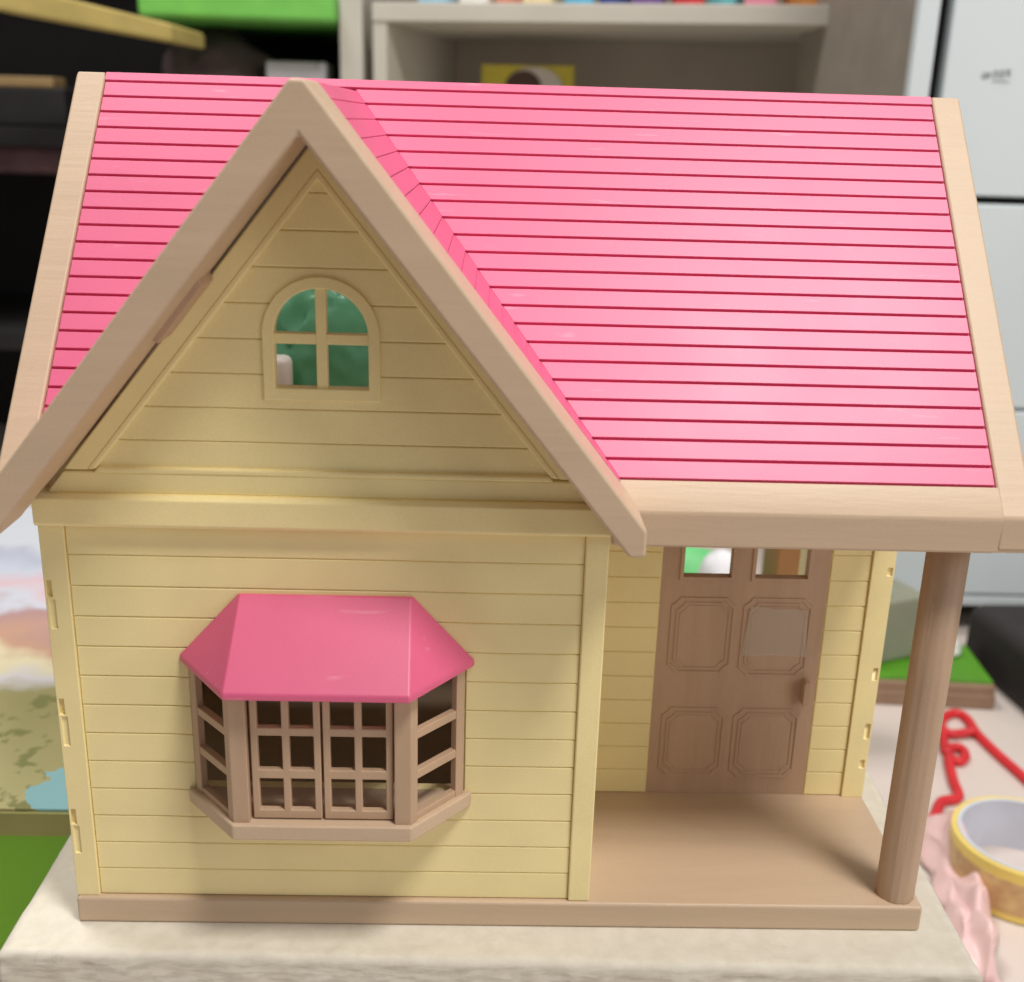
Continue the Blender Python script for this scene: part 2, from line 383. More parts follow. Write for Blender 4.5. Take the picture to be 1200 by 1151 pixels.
# door leaf with two openings, four panels in ogee-cornered mouldings
bm = new_bm(); yd0, yd1 = YD + .0004, YD + .0036
P1, P2, ZL, ZU = (.2032, .2212), (.2293, .2490), .0996, .1170
box(bm, DX0, DX1, yd0, yd1, H + .0001, ZL); box(bm, DX0, DX1, yd0, yd1, ZU, DTOP)
for a, b_ in ((DX0, P1[0]), (P1[1], P2[0]), (P2[1], DX1)): box(bm, a, b_, yd0, yd1, ZL, ZU)
bmesh.ops.remove_doubles(bm, verts=bm.verts, dist=1e-7)
door = part('door', bm, BROWN, 0); door['label'] = 'brown panelled front door with two square openings'
for a, b_ in (P1, P2):                     # raised rims round the openings
    bm = new_bm(); e = .0011
    o_ = [(a - e, ZL - e), (b_ + e, ZL - e), (b_ + e, ZU + e), (a - e, ZU + e)]; e2 = .0003; i_ = [(a + e2, ZL + e2), (b_ - e2, ZL + e2), (b_ - e2, ZU - e2), (a + e2, ZU - e2)]
    ring(bm, o_, i_, yd0 - .0006, yd1 + .0004); obj('pane_rim', bm, BROWN, door, .0002)
def ogee(x0, x1, z0, z1, c, ins):
    x0 += ins; x1 -= ins; z0 += ins; z1 -= ins
    s = c * .42
    # chamfered corners with small square shoulders
    return [(x0 + c, z0), (x1 - c, z0), (x1 - c + s * .3, z0 + s * .7), (x1 - s * .7, z0 + c - s * .3), (x1, z0 + c), (x1, z1 - c), (x1 - s * .7, z1 - c + s * .3), (x1 - c + s * .3, z1 - s * .7), (x1 - c, z1), (x0 + c, z1),
            (x0 + c - s * .3, z1 - s * .7), (x0 + s * .7, z1 - c + s * .3), (x0, z1 - c), (x0, z0 + c), (x0 + s * .7, z0 + c - s * .3), (x0 + c - s * .3, z0 + s * .7)]
for q in ((.2000, .2236, .0612, .0918), (.2266, .2520, .0604, .0920), (.1996, .2236, .0175, .0468), (.2268, .2518, .0171, .0468)):
    bm = new_bm(); ring(bm, ogee(*q, .0030, 0), ogee(*q, .0030, .0009), yd0 - .0004, yd0 + .001); 
    ring(bm, ogee(*q, .0030, .0019), ogee(*q, .0030, .0025), yd0 - .0003, yd0 + .001); obj('panel_moulding', bm, BROWN, door, .0002)
    bm = new_bm(); xz(bm, ogee(*q, .0030, .0032), yd0 - .0002, yd0 + .001); obj('door_panel', bm, BROWN, door, .0002)
bm = new_bm(); xz(bm, [(.2513, .0500), (.2534, .0500), (.2541, .0508), (.2541, .0590), (.2534, .0600), (.2516, .0600), (.2511, .0592), (.2511, .0508)], yd0 - .0042, yd0 + .001)
obj('door_handle', bm, BROWN, door, .0009, 3)

# ---- porch post (turned, faintly fluted)
bm = new_bm(); rings = []; PX, PY, PR = .2727, .0076, .0062
for z in (H - .0003, H + .0004, .05, .09, .1400):
    rings.append([bm.verts.new((PX + (PR + (.00012 if (k % 6) else -.00012)) * math.cos(k * math.pi / 24), PY + (PR + (.00012 if (k % 6) else -.00012)) * math.sin(k * math.pi / 24), z)) for k in range(48)])
for A, B in zip(rings, rings[1:]):
    for k in range(48): bm.faces.new((A[k], A[(k + 1) % 48], B[(k + 1) % 48], B[k]))
bm.faces.new(rings[0][::-1]); bm.faces.new(rings[-1])
hp(smooth(obj('porch_post', bm, mat('post_plastic', lin(190, 160, 134), .5, .09, .5, 500, 150, (1, 1, .06), grain=.04))))

# ---- inner structure: attic floor, side walls, added back screen
hbox('attic_floor', TAN, .0006, .2790, .0062, BACK, .1386, .1415, 0)
bm = new_bm(); box(bm, XW + .0008, XR, -.0066, .0062, .1386, .1412); part('porch_ceiling', bm, TAN, .0003)
UND = .0075
zU = lambda y: zM(y) - UND / math.cos(TH)
zUb = lambda y: ZTOP - (y - YTOP) * MS - UND / math.cos(TH)
yz_poly_left = [(.006, H), (BACK, H), (BACK, .1415), (YTOP + .018, .1415), (YTOP + .018, zUb(YTOP + .018)), (YTOP, zUb(YTOP)), (.006, zU(.006))]
bm = new_bm(); yz(bm, yz_poly_left, .0006, .0034); part('side_wall', bm, CREAM, 0)
bm = new_bm(); yz(bm, [(YD + .004, H), (BACK, H), (BACK, .1386), (YD + .004, .1386)], XR - .003, XR - .0002); part('side_wall', bm, CREAM, 0)
bm = new_bm(); yz(bm, [(-.002, .1412), (YTOP + .018, .1412), (YTOP + .018, zUb(YTOP + .018)), (YTOP, zUb(YTOP)), (-.002, zU(-.002))], XR - .003, XR - .0004); part('side_wall', bm, CREAM, 0)
hbox('back_screen', DARKIN, .0034, .178, BACK - .003, BACK, H, .098, 0)  # added panel over the open back, keeps the bay interior dark
hbox('partition_wall', CREAM, XW - .0029, XW - .0003, YD + .004, BACK - .003, H, .1386, 0)

# ---- roof: tan body and trims, pink panels, one object per strip
XL0, XL1, XR1, XR0 = -.0075, .0021, .2792, .2888
def on_main(x, z, off=0): return Vector((x, yM(z), z)) + NM * off
def on_gable(s, y, z, off=0): return Vector((xG(z, s), y, z)) + NG[s] * off
ZEV = .1502                                # lower edge of the eave trim
xv = lambda z, s: xG(z, s)
# main front slope, under the strips
roof = None
bm = new_bm()
for s in (1, -1):
    xe = XR0 - .001 if s > 0 else XL0 + .001
    zb = ZEV
    pts = [on_main(xv(ZG - .0002, s), ZG - .0002, -.0011), on_main(xe, ZG - .0002, -.0011)]
    if s > 0: pts += [on_main(xe, zb, -.0011), on_main(xv(zb, s), zb, -.0011)]
    else:
        zc = ZG - (XC - xe) * GM
        pts += [on_main(xe, max(zc, zb), -.0011)]
        if zc < zb: pts += [on_main(xv(zb, s), zb, -.0011)]
    ext(bm, pts, -NM * .0055)
ext(bm, [on_main(XL0 + .001, ZG - .0003, -.0011), on_main(XR0 - .001, ZG - .0003, -.0011), on_main(XR0 - .001, ZTOP, -.0011), on_main(XL0 + .001, ZTOP, -.0011)], (0, 0, -.0084))
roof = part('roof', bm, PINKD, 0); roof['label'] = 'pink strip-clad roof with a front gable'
# back slope
NB = Vector((0, math.sin(TH), math.cos(TH)))
ybk = YTOP + .005; zbk = ZTOP - (ybk - YTOP) * MS
bm = new_bm(); ext(bm, [Vector((XL1, YTOP, ZTOP)), Vector((XR1, YTOP, ZTOP)), Vector((XR1, ybk, zbk)), Vector((XL1, ybk, zbk))], (0, 0, -.010))
obj('back_slope', bm, PINK, roof, .0005)
for xa, xb in ((XL0, XL1), (XR1, XR0)):
    bm = new_bm(); ext(bm, [Vector((xa, YTOP, ZTOP)), Vector((xb, YTOP, ZTOP)), Vector((xb, ybk, zbk)), Vector((xa, ybk, zbk))], (0, 0, -.012)); obj('roof_trim', bm, TAN, roof, .0006)
# gable slopes under the strips
bm = new_bm()
for s in (1, -1):
    zl = .1535
    pts = [on_gable(s, YF + .004, ZG - .0009, -.0006), on_gable(s, yM(ZG), ZG - .0009, -.0006), on_gable(s, max(yM(zl), YF + .006), zl, -.0008), on_gable(s, YF + .004, zl, -.0008)]
    ext(bm, pts, (0, 0, -.004))
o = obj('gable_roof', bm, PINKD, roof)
bm = new_bm()
for s in (1, -1):
    pts = [on_gable(s, YF + .004, ZG - .0042), on_gable(s, yM(ZG) - .004, ZG - .0042), on_gable(s, max(yM(zl) - .003, YF + .006), zl + .001), on_gable(s, YF + .004, zl + .001)]
    pts = [Vector((XC + s * (ZG - .0042 + .0 - q.z) / GM, q.y, q.z - .0008)) for q in pts]
    ext(bm, pts, (0, 0, -.0086))
obj('roof_lining', bm, TAN, roof)
# strips
GAP = .00075 * math.sin(TH); PITCH = (ZR - ZE) / 22; YPF = -.0055
def strip(pts, n, t=.0013):
    bm = new_bm(); q = [Vector(x) - n * .0016 for x in pts]; ext(bm, q, n * (t + .0003)); obj('roof_strip', bm, PINK, roof, .00022, 1)
strip([(XL1, yM(ZTOP), ZTOP), (XR1, yM(ZTOP), ZTOP), (XR1, yM(ZR + GAP * .5), ZR + GAP * .5), (XL1, yM(ZR + GAP * .5), ZR + GAP * .5)], NM)
for k in range(22):
    zt = ZR - k * PITCH - GAP * .5; zb = ZR - (k + 1) * PITCH + GAP * .5
    if k == 21: zb = ZE + .0003
    strip([on_main(xv(zt, 1), zt), on_main(XR1 - .0004, zt), on_main(XR1 - .0004, zb), on_main(xv(zb, 1), zb)], NM)
    xl = XL1 + .0004
    a, b_ = xv(zt, -1), xv(zb, -1)
    if b_ > xl: strip([on_main(xl, zt), on_main(a, zt), on_main(b_, zb), on_main(xl, zb)], NM)
    elif a > xl + .0005: strip([on_main(xl, zt), on_main(a, zt), on_main(xl, ZG - (XC - xl) * GM)], NM)
    for s in (1, -1):
        yt, yb = yM(zt), yM(zb)
        if yb > YPF + .0006:
            g = GAP * .42; zt_ = zt - (.0005 if k == 0 else -g)
            strip([on_gable(s, YPF, zt_), on_gable(s, yt + .0004, zt_), on_gable(s, yb + .0004, zb - g), on_gable(s, YPF, zb - g)], NG[s])
# trims
def trim(pts, n, t, name='roof_trim', bev=.0009): 
    bm = new_bm(); ext(bm, [Vector(q) + n * .0002 for q in pts], (0, 0, -t / math.cos(TH))); return obj(name, bm, TAN, roof, bev, 3)
trim([on_main(XR1, ZTOP), on_main(XR0, ZTOP), on_main(XR0, ZEV + .0002), on_main(XR1, ZEV + .0002)], NM, .0066)
trim([on_main(XL0, ZTOP), on_main(XL1, ZTOP), on_main(XL1, ZG - (XC - XL1) * GM), on_main(XL0, ZEV + .004)], NM, .0085)
# eave: sloping band and upright fascia in one moulding
bm = new_bm()
ye = yM(ZEV)
yz(bm, [(yM(ZE), ZE), (ye + .0003, ZEV + .0004), (ye, ZEV - .0003), (ye + .0004, .1396), (ye + .0036, .1394), (ye + .0045, .1440), (yM(ZE) + .004, ZE - .006)], xG(ZE) - .002, XR0 - .0003)
obj('eave_trim', bm, TAN, roof, .0007, 3)
# barge boards on the gable front: one chevron
APX = .2631
def barge_poly(s):
    return None
xo = XC + (ZG - .1540) / GM
outer = [(XC - xo + XC - 0, .1540)]
xe = .1747; xi = .1702
poly = [(2 * XC - xe, .1435), (2 * XC - xe, ZG - .0004 - (xe - XC) * GM), (XC - (ZG - .0004 - APX) / GM - .0012, APX - .0002), (XC + (ZG - .0004 - APX) / GM + .0012, APX - .0002), (xe, ZG - .0004 - (xe - XC) * GM), (xe, .1435), (xi, .1433), (XC, ZI), (2 * XC - xi, .1433)]
bm = new_bm(); xz(bm, poly, YF, YPF)
obj('barge_board', bm, TAN, roof, .0011, 3)
# lining under the gable roof, back to the wall, with the moulded bracket seen at the left
# clip lug under the left slope
bm = new_bm()
za, zb = .2135, .1965
def inn(z, d, s=-1): return (XC + s * ((ZI - z) / GM) - s * d * GM / math.hypot(GM, 1), z - d / math.hypot(GM, 1))
xz(bm, [inn(za, -.001), inn(zb, -.001), inn(zb, .0016), inn(za - .0012, .0016)], -.012, .0012)
obj('clip_lug', bm, BROWN, roof, .0003)

# clear tape stuck across door and wall
TAPEM = bpy.data.materials.new('clear_tape'); TAPEM.use_nodes = True
N = TAPEM.node_tree.nodes; L = TAPEM.node_tree.links
P = N['Principled BSDF']; P.inputs['Base Color'].default_value = lin(225, 215, 200); P.inputs['Roughness'].default_value = .3; P.inputs['Alpha'].default_value = .22
bm = new_bm()
ys = YD - .0003
xy_pts = [(.2291, .0888), (.2350, .0884), (.2400, .0878), (.2450, .0880), (.2498, .0876)]; lo_pts = [(.2271, .0690), (.2340, .0690), (.2400, .0692), (.2450, .0690), (.2515, .0688)]
T = [bm.verts.new((x, ys, z)) for x, z in xy_pts]; B = [bm.verts.new((x, ys, z)) for x, z in lo_pts]
for i in range(4): bm.faces.new((T[i], T[i + 1], B[i + 1], B[i]))
r_ = bmesh.ops.extrude_face_region(bm, geom=bm.faces[:])
for v in r_['geom']:
    if isinstance(v, bmesh.types.BMVert): v.co.y += .00012
tag(obj('adhesive_tape', bm, TAPEM), 'patch of clear adhesive tape stuck on the upper right panel of the toy door', 'tape')

# ------------------------------------------------------------------ things inside and behind the house
GREENBAG = mat('green_film', lin(120, 176, 146), .3, .15, .5, 60, 60, sss=.0)
N = GREENBAG.node_tree.nodes; L = GREENBAG.node_tree.links; _t = N.new('ShaderNodeBsdfTranslucent'); _t.inputs[0].default_value = lin(130, 196, 160); _m = N.new('ShaderNodeMixShader'); _m.inputs[0].default_value = .55
L.new(N['Principled BSDF'].outputs[0], _m.inputs[1]); L.new(_t.outputs[0], _m.inputs[2]); L.new(_m.outputs[0], N['Material Output'].inputs[0])
tag(lump('plastic_bag', GREENBAG, (.070, .159, .1414), (.029, .011, .033), .14, 3.0, 5, 3, ridged=True), 'crumpled green plastic bag inside the attic behind the arched window', 'plastic bag')
WBM = mat('white_block_plastic', lin(240, 234, 230), .4)
N = WBM.node_tree.nodes; L = WBM.node_tree.links; _t = N.new('ShaderNodeBsdfTranslucent'); _t.inputs[0].default_value = lin(245, 238, 232); _m = N.new('ShaderNodeMixShader'); _m.inputs[0].default_value = .5
L.new(N['Principled BSDF'].outputs[0], _m.inputs[1]); L.new(_t.outputs[0], _m.inputs[2]); L.new(_m.outputs[0], N['Material Output'].inputs[0])
bm = new_bm(); box(bm, -.0050, .0050, -.006, .006, 0, .0195); tag(obj('white_block', bm, WBM, None, .003, 3, loc=(.0455, .146, .1414)), 'small rounded white block beside the green bag in the attic', 'block')

# ------------------------------------------------------------------ worn white box under the house
def worn(name):
    M = bpy.data.materials.new(name); M.use_nodes = True
    N = M.node_tree.nodes; L = M.node_tree.links; P = N['Principled BSDF']; P.inputs['Roughness'].default_value = .75
    tc = N.new('ShaderNodeTexCoord')
    n1 = N.new('ShaderNodeTexNoise'); n1.inputs['Scale'].default_value = 130; n1.inputs['Detail'].default_value = 10; n1.inputs['Roughness'].default_value = .7; L.new(tc.outputs['Object'], n1.inputs['Vector'])
    r1 = N.new('ShaderNodeValToRGB'); r1.color_ramp.elements[0].position = .30; r1.color_ramp.elements[0].color = lin(210, 203, 189); r1.color_ramp.elements[1].position = .62; r1.color_ramp.elements[1].color = lin(222, 216, 203)
    L.new(n1.outputs['Fac'], r1.inputs[0])
    # dirty scuffs stretched along the front edge
    mp = N.new('ShaderNodeMapping'); mp.inputs['Scale'].default_value = (120, 200, 520); L.new(tc.outputs['Object'], mp.inputs[0])
    n2 = N.new('ShaderNodeTexNoise'); n2.inputs['Scale'].default_value = 1; n2.inputs['Detail'].default_value = 8; L.new(mp.outputs[0], n2.inputs['Vector'])
    r2 = N.new('ShaderNodeValToRGB'); r2.color_ramp.elements[0].position = .44; r2.color_ramp.elements[0].color = (0, 0, 0, 1); r2.color_ramp.elements[1].position = .60; r2.color_ramp.elements[1].color = (1, 1, 1, 1); L.new(n2.outputs['Fac'], r2.inputs[0])
    sp = N.new('ShaderNodeSeparateXYZ'); L.new(tc.outputs['Object'], sp.inputs[0])
    mr = N.new('ShaderNodeMapRange'); mr.inputs[1].default_value = -.0005; mr.inputs[2].default_value = -.004; L.new(sp.outputs['Z'], mr.inputs[0])
    mu = N.new('ShaderNodeMath'); mu.operation = 'MULTIPLY'; L.new(mr.outputs[0], mu.inputs[0]); L.new(r2.outputs[0], mu.inputs[1])
    m2 = N.new('ShaderNodeMath'); m2.operation = 'MULTIPLY'; m2.inputs[1].default_value = .4; L.new(mu.outputs[0], m2.inputs[0])
    mx = N.new('ShaderNodeMix'); mx.data_type = 'RGBA'; L.new(m2.outputs[0], mx.inputs[0]); L.new(r1.outputs[0], mx.inputs[6]); mx.inputs[7].default_value = lin(168, 160, 144)
    # thin creases in the paper skin, in patches
    n3 = N.new('ShaderNodeTexNoise'); n3.inputs['Scale'].default_value = 38; n3.inputs['Detail'].default_value = 4; n3.inputs['Distortion'].default_value = .6; L.new(tc.outputs['Object'], n3.inputs['Vector'])
    s1 = N.new('ShaderNodeMath'); s1.operation = 'SUBTRACT'; s1.inputs[1].default_value = .5; L.new(n3.outputs['Fac'], s1.inputs[0])
    s2 = N.new('ShaderNodeMath'); s2.operation = 'ABSOLUTE'; L.new(s1.outputs[0], s2.inputs[0])
    s3 = N.new('ShaderNodeMapRange'); s3.inputs[1].default_value = .0; s3.inputs[2].default_value = .006; s3.inputs[3].default_value = 1; s3.inputs[4].default_value = 0; L.new(s2.outputs[0], s3.inputs[0])
    n4 = N.new('ShaderNodeTexNoise'); n4.inputs['Scale'].default_value = 16; L.new(tc.outputs['Object'], n4.inputs['Vector'])
    s4 = N.new('ShaderNodeMapRange'); s4.inputs[1].default_value = .55; s4.inputs[2].default_value = .65; s4.inputs[4].default_value = .15; L.new(n4.outputs['Fac'], s4.inputs[0])
    s5 = N.new('ShaderNodeMath'); s5.operation = 'MULTIPLY'; L.new(s3.outputs[0], s5.inputs[0]); L.new(s4.outputs[0], s5.inputs[1])
    mx2 = N.new('ShaderNodeMix'); mx2.data_type = 'RGBA'; L.new(s5.outputs[0], mx2.inputs[0]); L.new(mx.outputs[2], mx2.inputs[6]); mx2.inputs[7].default_value = lin(138, 128, 110)
    L.new(mx2.outputs[2], P.inputs['Base Color'])
    bp = N.new('ShaderNodeBump'); bp.inputs['Strength'].default_value = .15; bp.inputs['Distance'].default_value = .0004; L.new(n1.outputs['Fac'], bp.inputs['Height']); L.new(bp.outputs[0], P.inputs['Normal'])
    return M
bm = new_bm(); WB_X0, WB_X1, WB_Y0, WB_Y1 = -.0215, .2945, -.0142, .19
nx, ny, rad = 160, 60, .0028
def edge_round(d): return 0 if d > rad else -(rad - math.sqrt(max(0, rad * rad - (rad - d) ** 2)))
rows = []
prof = []
# closed section swept over a grid: top grid plus side skirts
G = {}
def bump_(x, y): return .0006 * noise.noise(Vector((x * 60, y * 60, 0))) + .0004 * noise.noise(Vector((x * 260, y * 260, 3)))
us = [i / nx for i in range(nx + 1)]
def spread(t): return t * t * (3 - 2 * t) * .35 + t * .65
for i in range(nx + 1):
    for j in range(ny + 1):
        x = WB_X0 + (WB_X1 - WB_X0) * i / nx; tj = j / ny; y = WB_Y0 + (WB_Y1 - WB_Y0) * tj ** 1.8
        d = min(x - WB_X0, WB_X1 - x, y - WB_Y0, WB_Y1 - y)
        z = edge_round(d)
        flat = max(0, min(1, min(x - .002, .278 - x, y - .001, .149 - y) / -.004 if min(x - .002, .278 - x, y - .001, .149 - y) < 0 else 0))
        z += bump_(x, y) * flat - .0002 * flat
        G[i, j] = bm.verts.new((x, y, z))
for i in range(nx):
    for j in range(ny): bm.faces.new((G[i, j], G[i + 1, j], G[i + 1, j + 1], G[i, j + 1]))
loop = [(i, 0) for i in range(nx + 1)] + [(nx, j) for j in range(1, ny + 1)] + [(i, ny) for i in range(nx - 1, -1, -1)] + [(0, j) for j in range(ny - 1, 0, -1)]
prev = [G[k] for k in loop]
for z in (-.0045, -.006, -.008, -.010, -.014, -.020, -.03, -.06, -.12, -.18):
    cur = []
    for k in loop:
        c_ = G[k].co; w_ = (.0009 * noise.noise(Vector((c_.x * 80, c_.y * 80, z * 160))) + .0006 * noise.noise(Vector((c_.x * 300, c_.y * 300, z * 500)))) if z > -.17 else 0
        cx = (WB_X0 + WB_X1) / 2; cy = (WB_Y0 + WB_Y1) / 2
        cur.append(bm.verts.new((c_.x + (w_ if abs(c_.x - cx) > .157 else 0), c_.y + (w_ if c_.y < WB_Y0 + .001 else 0), z)))
    for a in range(len(loop)):
        b2 = (a + 1) % len(loop); bm.faces.new((prev[a], prev[b2], cur[b2], cur[a]))
    prev = cur
bm.faces.new(prev)
wb = smooth(obj('cardboard_box', bm, worn('worn_card')))
wb.rotation_euler.z = math.radians(-.8)
tag(wb, 'worn white cardboard box with scuffed edges carrying the toy cottage', 'box')

# ------------------------------------------------------------------ left: printed toy box
TB = empty('toy_box', (-.25, .28, FLOOR)); tag(TB, 'green toy box with a colourful printed landscape on its lid', 'box')
def child(o, root):
    o.parent = root; o.matrix_parent_inverse = Matrix.Translation(-Vector(root.location)); return o
LIDZ = -.02; ty0 = .0916; tx1 = -.030; tx0 = -.42; ty1 = .47
GREENBOX = mat('green_card', lin(136, 206, 34), .5, .08, .1, 200, 14)
bm = new_bm(); box(bm, tx0 + .004, tx1 - .003, ty0 + .003, ty1 - .003, FLOOR, LIDZ - .008); child(obj('box_body', bm, GREENBOX, None, .002), TB)
PR = bpy.data.materials.new('printed_lid'); PR.use_nodes = True
N = PR.node_tree.nodes; L = PR.node_tree.links; P = N['Principled BSDF']; P.inputs['Roughness'].default_value = .45
tc = N.new('ShaderNodeTexCoord'); sp = N.new('ShaderNodeSeparateXYZ')
nz = N.new('ShaderNodeTexNoise'); nz.inputs['Scale'].default_value = 16; nz.inputs['Detail'].default_value = 6; L.new(tc.outputs['Object'], nz.inputs['Vector'])
va = N.new('ShaderNodeVectorMath'); va.operation = 'SCALE'; va.inputs[3].default_value = .10; L.new(nz.outputs['Color'], va.inputs[0])
vb = N.new('ShaderNodeVectorMath'); vb.operation = 'ADD'; L.new(tc.outputs['Object'], vb.inputs[0]); L.new(va.outputs[0], vb.inputs[1]); L.new(vb.outputs[0], sp.inputs[0])
# bands of the picture along the lid's depth (plus a slant)
sl_ = N.new('ShaderNodeMath'); sl_.operation = 'MULTIPLY_ADD'; sl_.inputs[1].default_value = .35; L.new(sp.outputs['X'], sl_.inputs[0]); L.new(sp.outputs['Y'], sl_.inputs[2])
mr = N.new('ShaderNodeMapRange'); mr.inputs[1].default_value = .09; mr.inputs[2].default_value = .40; L.new(sl_.outputs[0], mr.inputs[0])
cr = N.new('ShaderNodeValToRGB'); cr.color_ramp.interpolation = 'LINEAR'
E_ = cr.color_ramp.elements; E_[0].position = 0; E_[0].color = lin(222, 216, 160); E_[1].position = .44; E_[1].color = lin(176, 168, 116)
for ps, c in ((.50, lin(226, 222, 226)), (.555, lin(236, 226, 190)), (.60, lin(206, 164, 140)), (.70, lin(186, 150, 150)), (.74, lin(214, 218, 232)), (.80, lin(226, 196, 204)), (.86, lin(206, 214, 230)), (.93, lin(190, 196, 214)), (.97, lin(214, 220, 230))):
    e = E_.new(ps); e.color = c
L.new(mr.outputs[0], cr.inputs[0])
# leafy speckle in the field
ns = N.new('ShaderNodeTexNoise'); ns.inputs['Scale'].default_value = 90; ns.inputs['Detail'].default_value = 3; L.new(tc.outputs['Object'], ns.inputs['Vector'])
r2 = N.new('ShaderNodeValToRGB'); r2.color_ramp.elements[0].position = .56; r2.color_ramp.elements[0].color = (0, 0, 0, 1); r2.color_ramp.elements[1].position = .62; r2.color_ramp.elements[1].color = (.8, .8, .8, 1); L.new(ns.outputs['Fac'], r2.inputs[0])
lt = N.new('ShaderNodeMath'); lt.operation = 'LESS_THAN'; lt.inputs[1].default_value = .46; L.new(mr.outputs[0], lt.inputs[0])
mm = N.new('ShaderNodeMath'); mm.operation = 'MULTIPLY'; L.new(r2.outputs[0], mm.inputs[0]); L.new(lt.outputs[0], mm.inputs[1])
m1 = N.new('ShaderNodeMix'); m1.data_type = 'RGBA'; L.new(mm.outputs[0], m1.inputs[0]); L.new(cr.outputs[0], m1.inputs[6]); m1.inputs[7].default_value = lin(136, 140, 84)
# blue pond
vd = N.new('ShaderNodeVectorMath'); vd.operation = 'DISTANCE'; vd.inputs[1].default_value = (-.030 + .05, .122 + .05, LIDZ + .05)
L.new(vb.outputs[0], vd.inputs[0])
lp = N.new('ShaderNodeMath'); lp.operation = 'LESS_THAN'; lp.inputs[1].default_value = .040; L.new(vd.outputs['Value'], lp.inputs[0])
m3 = N.new('ShaderNodeMix'); m3.data_type = 'RGBA'; L.new(lp.outputs[0], m3.inputs[0]); L.new(m1.outputs[2], m3.inputs[6]); m3.inputs[7].default_value = lin(158, 212, 222)
L.new(m3.outputs[2], P.inputs['Base Color'])
bm = new_bm(); box(bm, tx0 + .0015, tx1 - .0015, ty0 + .0015, ty1 - .0015, LIDZ - .007, LIDZ); child(obj('printed_panel', bm, PR, None, 0), TB)
bm = new_bm(); box(bm, tx0, tx1, ty0, ty1, LIDZ - .0125, LIDZ - .0012); child(obj('lid_edge', bm, mat('olive_card', lin(168, 166, 96), .5), None, .001), TB)

# ------------------------------------------------------------------ right: floor things
# green board
TBm = mat('board_edge', lin(150, 122, 100), .6, .1); GRS = mat('board_green', lin(84, 148, 28), .6, .12, .3, 200, 30)
gb = empty('toy_base_board', (.40, .545, FLOOR)); tag(gb, 'flat green toy board with brown edge lying on the floor near the cabinet', 'board')
bm = new_bm(); box(bm, .30, .545, .492, .565, FLOOR, FLOOR + .013); child(obj('board_edge', bm, TBm, None, .002), gb)
bm = new_bm(); box(bm, .301, .544, .493, .564, FLOOR + .012, FLOOR + .021); child(obj('board_top', bm, TBm, None, .002), gb)
bm = new_bm(); box(bm, .303, .542, .4955, .562, FLOOR + .0205, FLOOR + .0235); child(obj('green_sheet', bm, GRS, None, .0008), gb)
gb.rotation_euler.z = math.radians(-4)
bm = new_bm(); box(bm, -.035, .035, -.02, .02, 0, .055)
o = obj('carton', bm, mat('pale_carton', lin(142, 144, 126), .6), None, .003, loc=(.455, .534, FLOOR + .0235)); o.rotation_euler = (0, 0, math.radians(24)); tag(o, 'pale grey-green carton standing on the green toy board', 'carton')
tag(lump('paper_scrap', mat('white_paper', lin(225, 228, 222), .6), (.515, .535, FLOOR + .0235), (.016, .010, .009), .25, 2.2, 3, 5), 'small crumpled white paper scrap on the green toy board', 'paper')
# black bag: soft slab leaning to the right
bm = new_bm()
prof_ = [(.515, FLOOR), (.72, FLOOR), (.74, FLOOR + .065), (.50, FLOOR + .065)]
bg_pts = [(.566, .425), (.80, .36), (.82, .585), (.548, .575)]
xy(bm, bg_pts, FLOOR, FLOOR + .055)
bag = obj('black_bag', bm, mat('black_fabric', lin(40, 36, 36), .75, .2, .6, 300, 30), None, .012, 4); tag(bag, 'flat black fabric bag lying on the floor in front of the white cabinet', 'bag')
# cord
CORDM = mat('red_cord', lin(214, 44, 52), .5, .06, .4, 900)
def fl(px, py, h=.003): q = at(px, py, 2, FLOOR + h); return (q.x, q.y, FLOOR + h)
pth = [(1085, 962), (1096, 958), (1101, 945), (1106, 939), (1124, 934), (1118, 915), (1113, 893), (1114, 895 - 8), (1124, 893), (1132, 887), (1128, 878), (1117, 876), (1110, 882), (1107, 868), (1104, 855), (1104, 846), (1108, 840), (1118, 836), (1128, 838), (1136, 845), (1146, 860), (1168, 882), (1195, 906), (1230, 938)]
bm = new_bm(); tube(bm, spline([fl(a - 1, b_) for a, b_ in pth], 6), .0036, 10); tube(bm, spline([fl(1106, 856, .0045), fl(1115, 860, .0045), fl(1128, 859, .0045), fl(1142, 856, .006)], 6), .0034, 10)
tag(smooth(obj('cord', bm, CORDM)), 'looped red cord lying on the pale floor', 'cord')
# roll of printed tape
def lathe(bm, prof, n=64):
    R = []
    for k in range(n):
        a = 2 * math.pi * k / n; R.append([bm.verts.new((r * math.cos(a), r * math.sin(a), z)) for r, z in prof])
    for k in range(n):
        A, B = R[k], R[(k + 1) % n]
        for i in range(len(prof)):
            j = (i + 1) % len(prof); bm.faces.new((A[i], B[i], B[j], A[j]))
TR = empty('tape_roll', (.4625, .266, FLOOR)); tag(TR, 'roll of yellow printed tape standing on its side edge on the floor', 'tape roll')
TR['label'] = 'roll of yellow printed parcel tape lying flat on the pale floor'
TPM = mat('tape_print', lin(214, 184, 128), .25, .1, 0, 900, 110, c2=lin(190, 152, 106)); TPY = mat('tape_yellow', lin(232, 206, 110), .35, .06); TPC = mat('tape_core', lin(206, 210, 222), .6, .04)
bm = new_bm(); lathe(bm, [(.0390, .0012), (.0425, .0012), (.0425, .0335), (.0390, .0335)]); o = obj('tape_winding', bm, TPY, TR); o.data.materials.append(TPM); smooth(o)
bm = new_bm(); lathe(bm, [(.0424, .006), (.0428, .006), (.0428, .0270), (.0424, .0270)]); smooth(obj('printed_band', bm, TPM, TR))
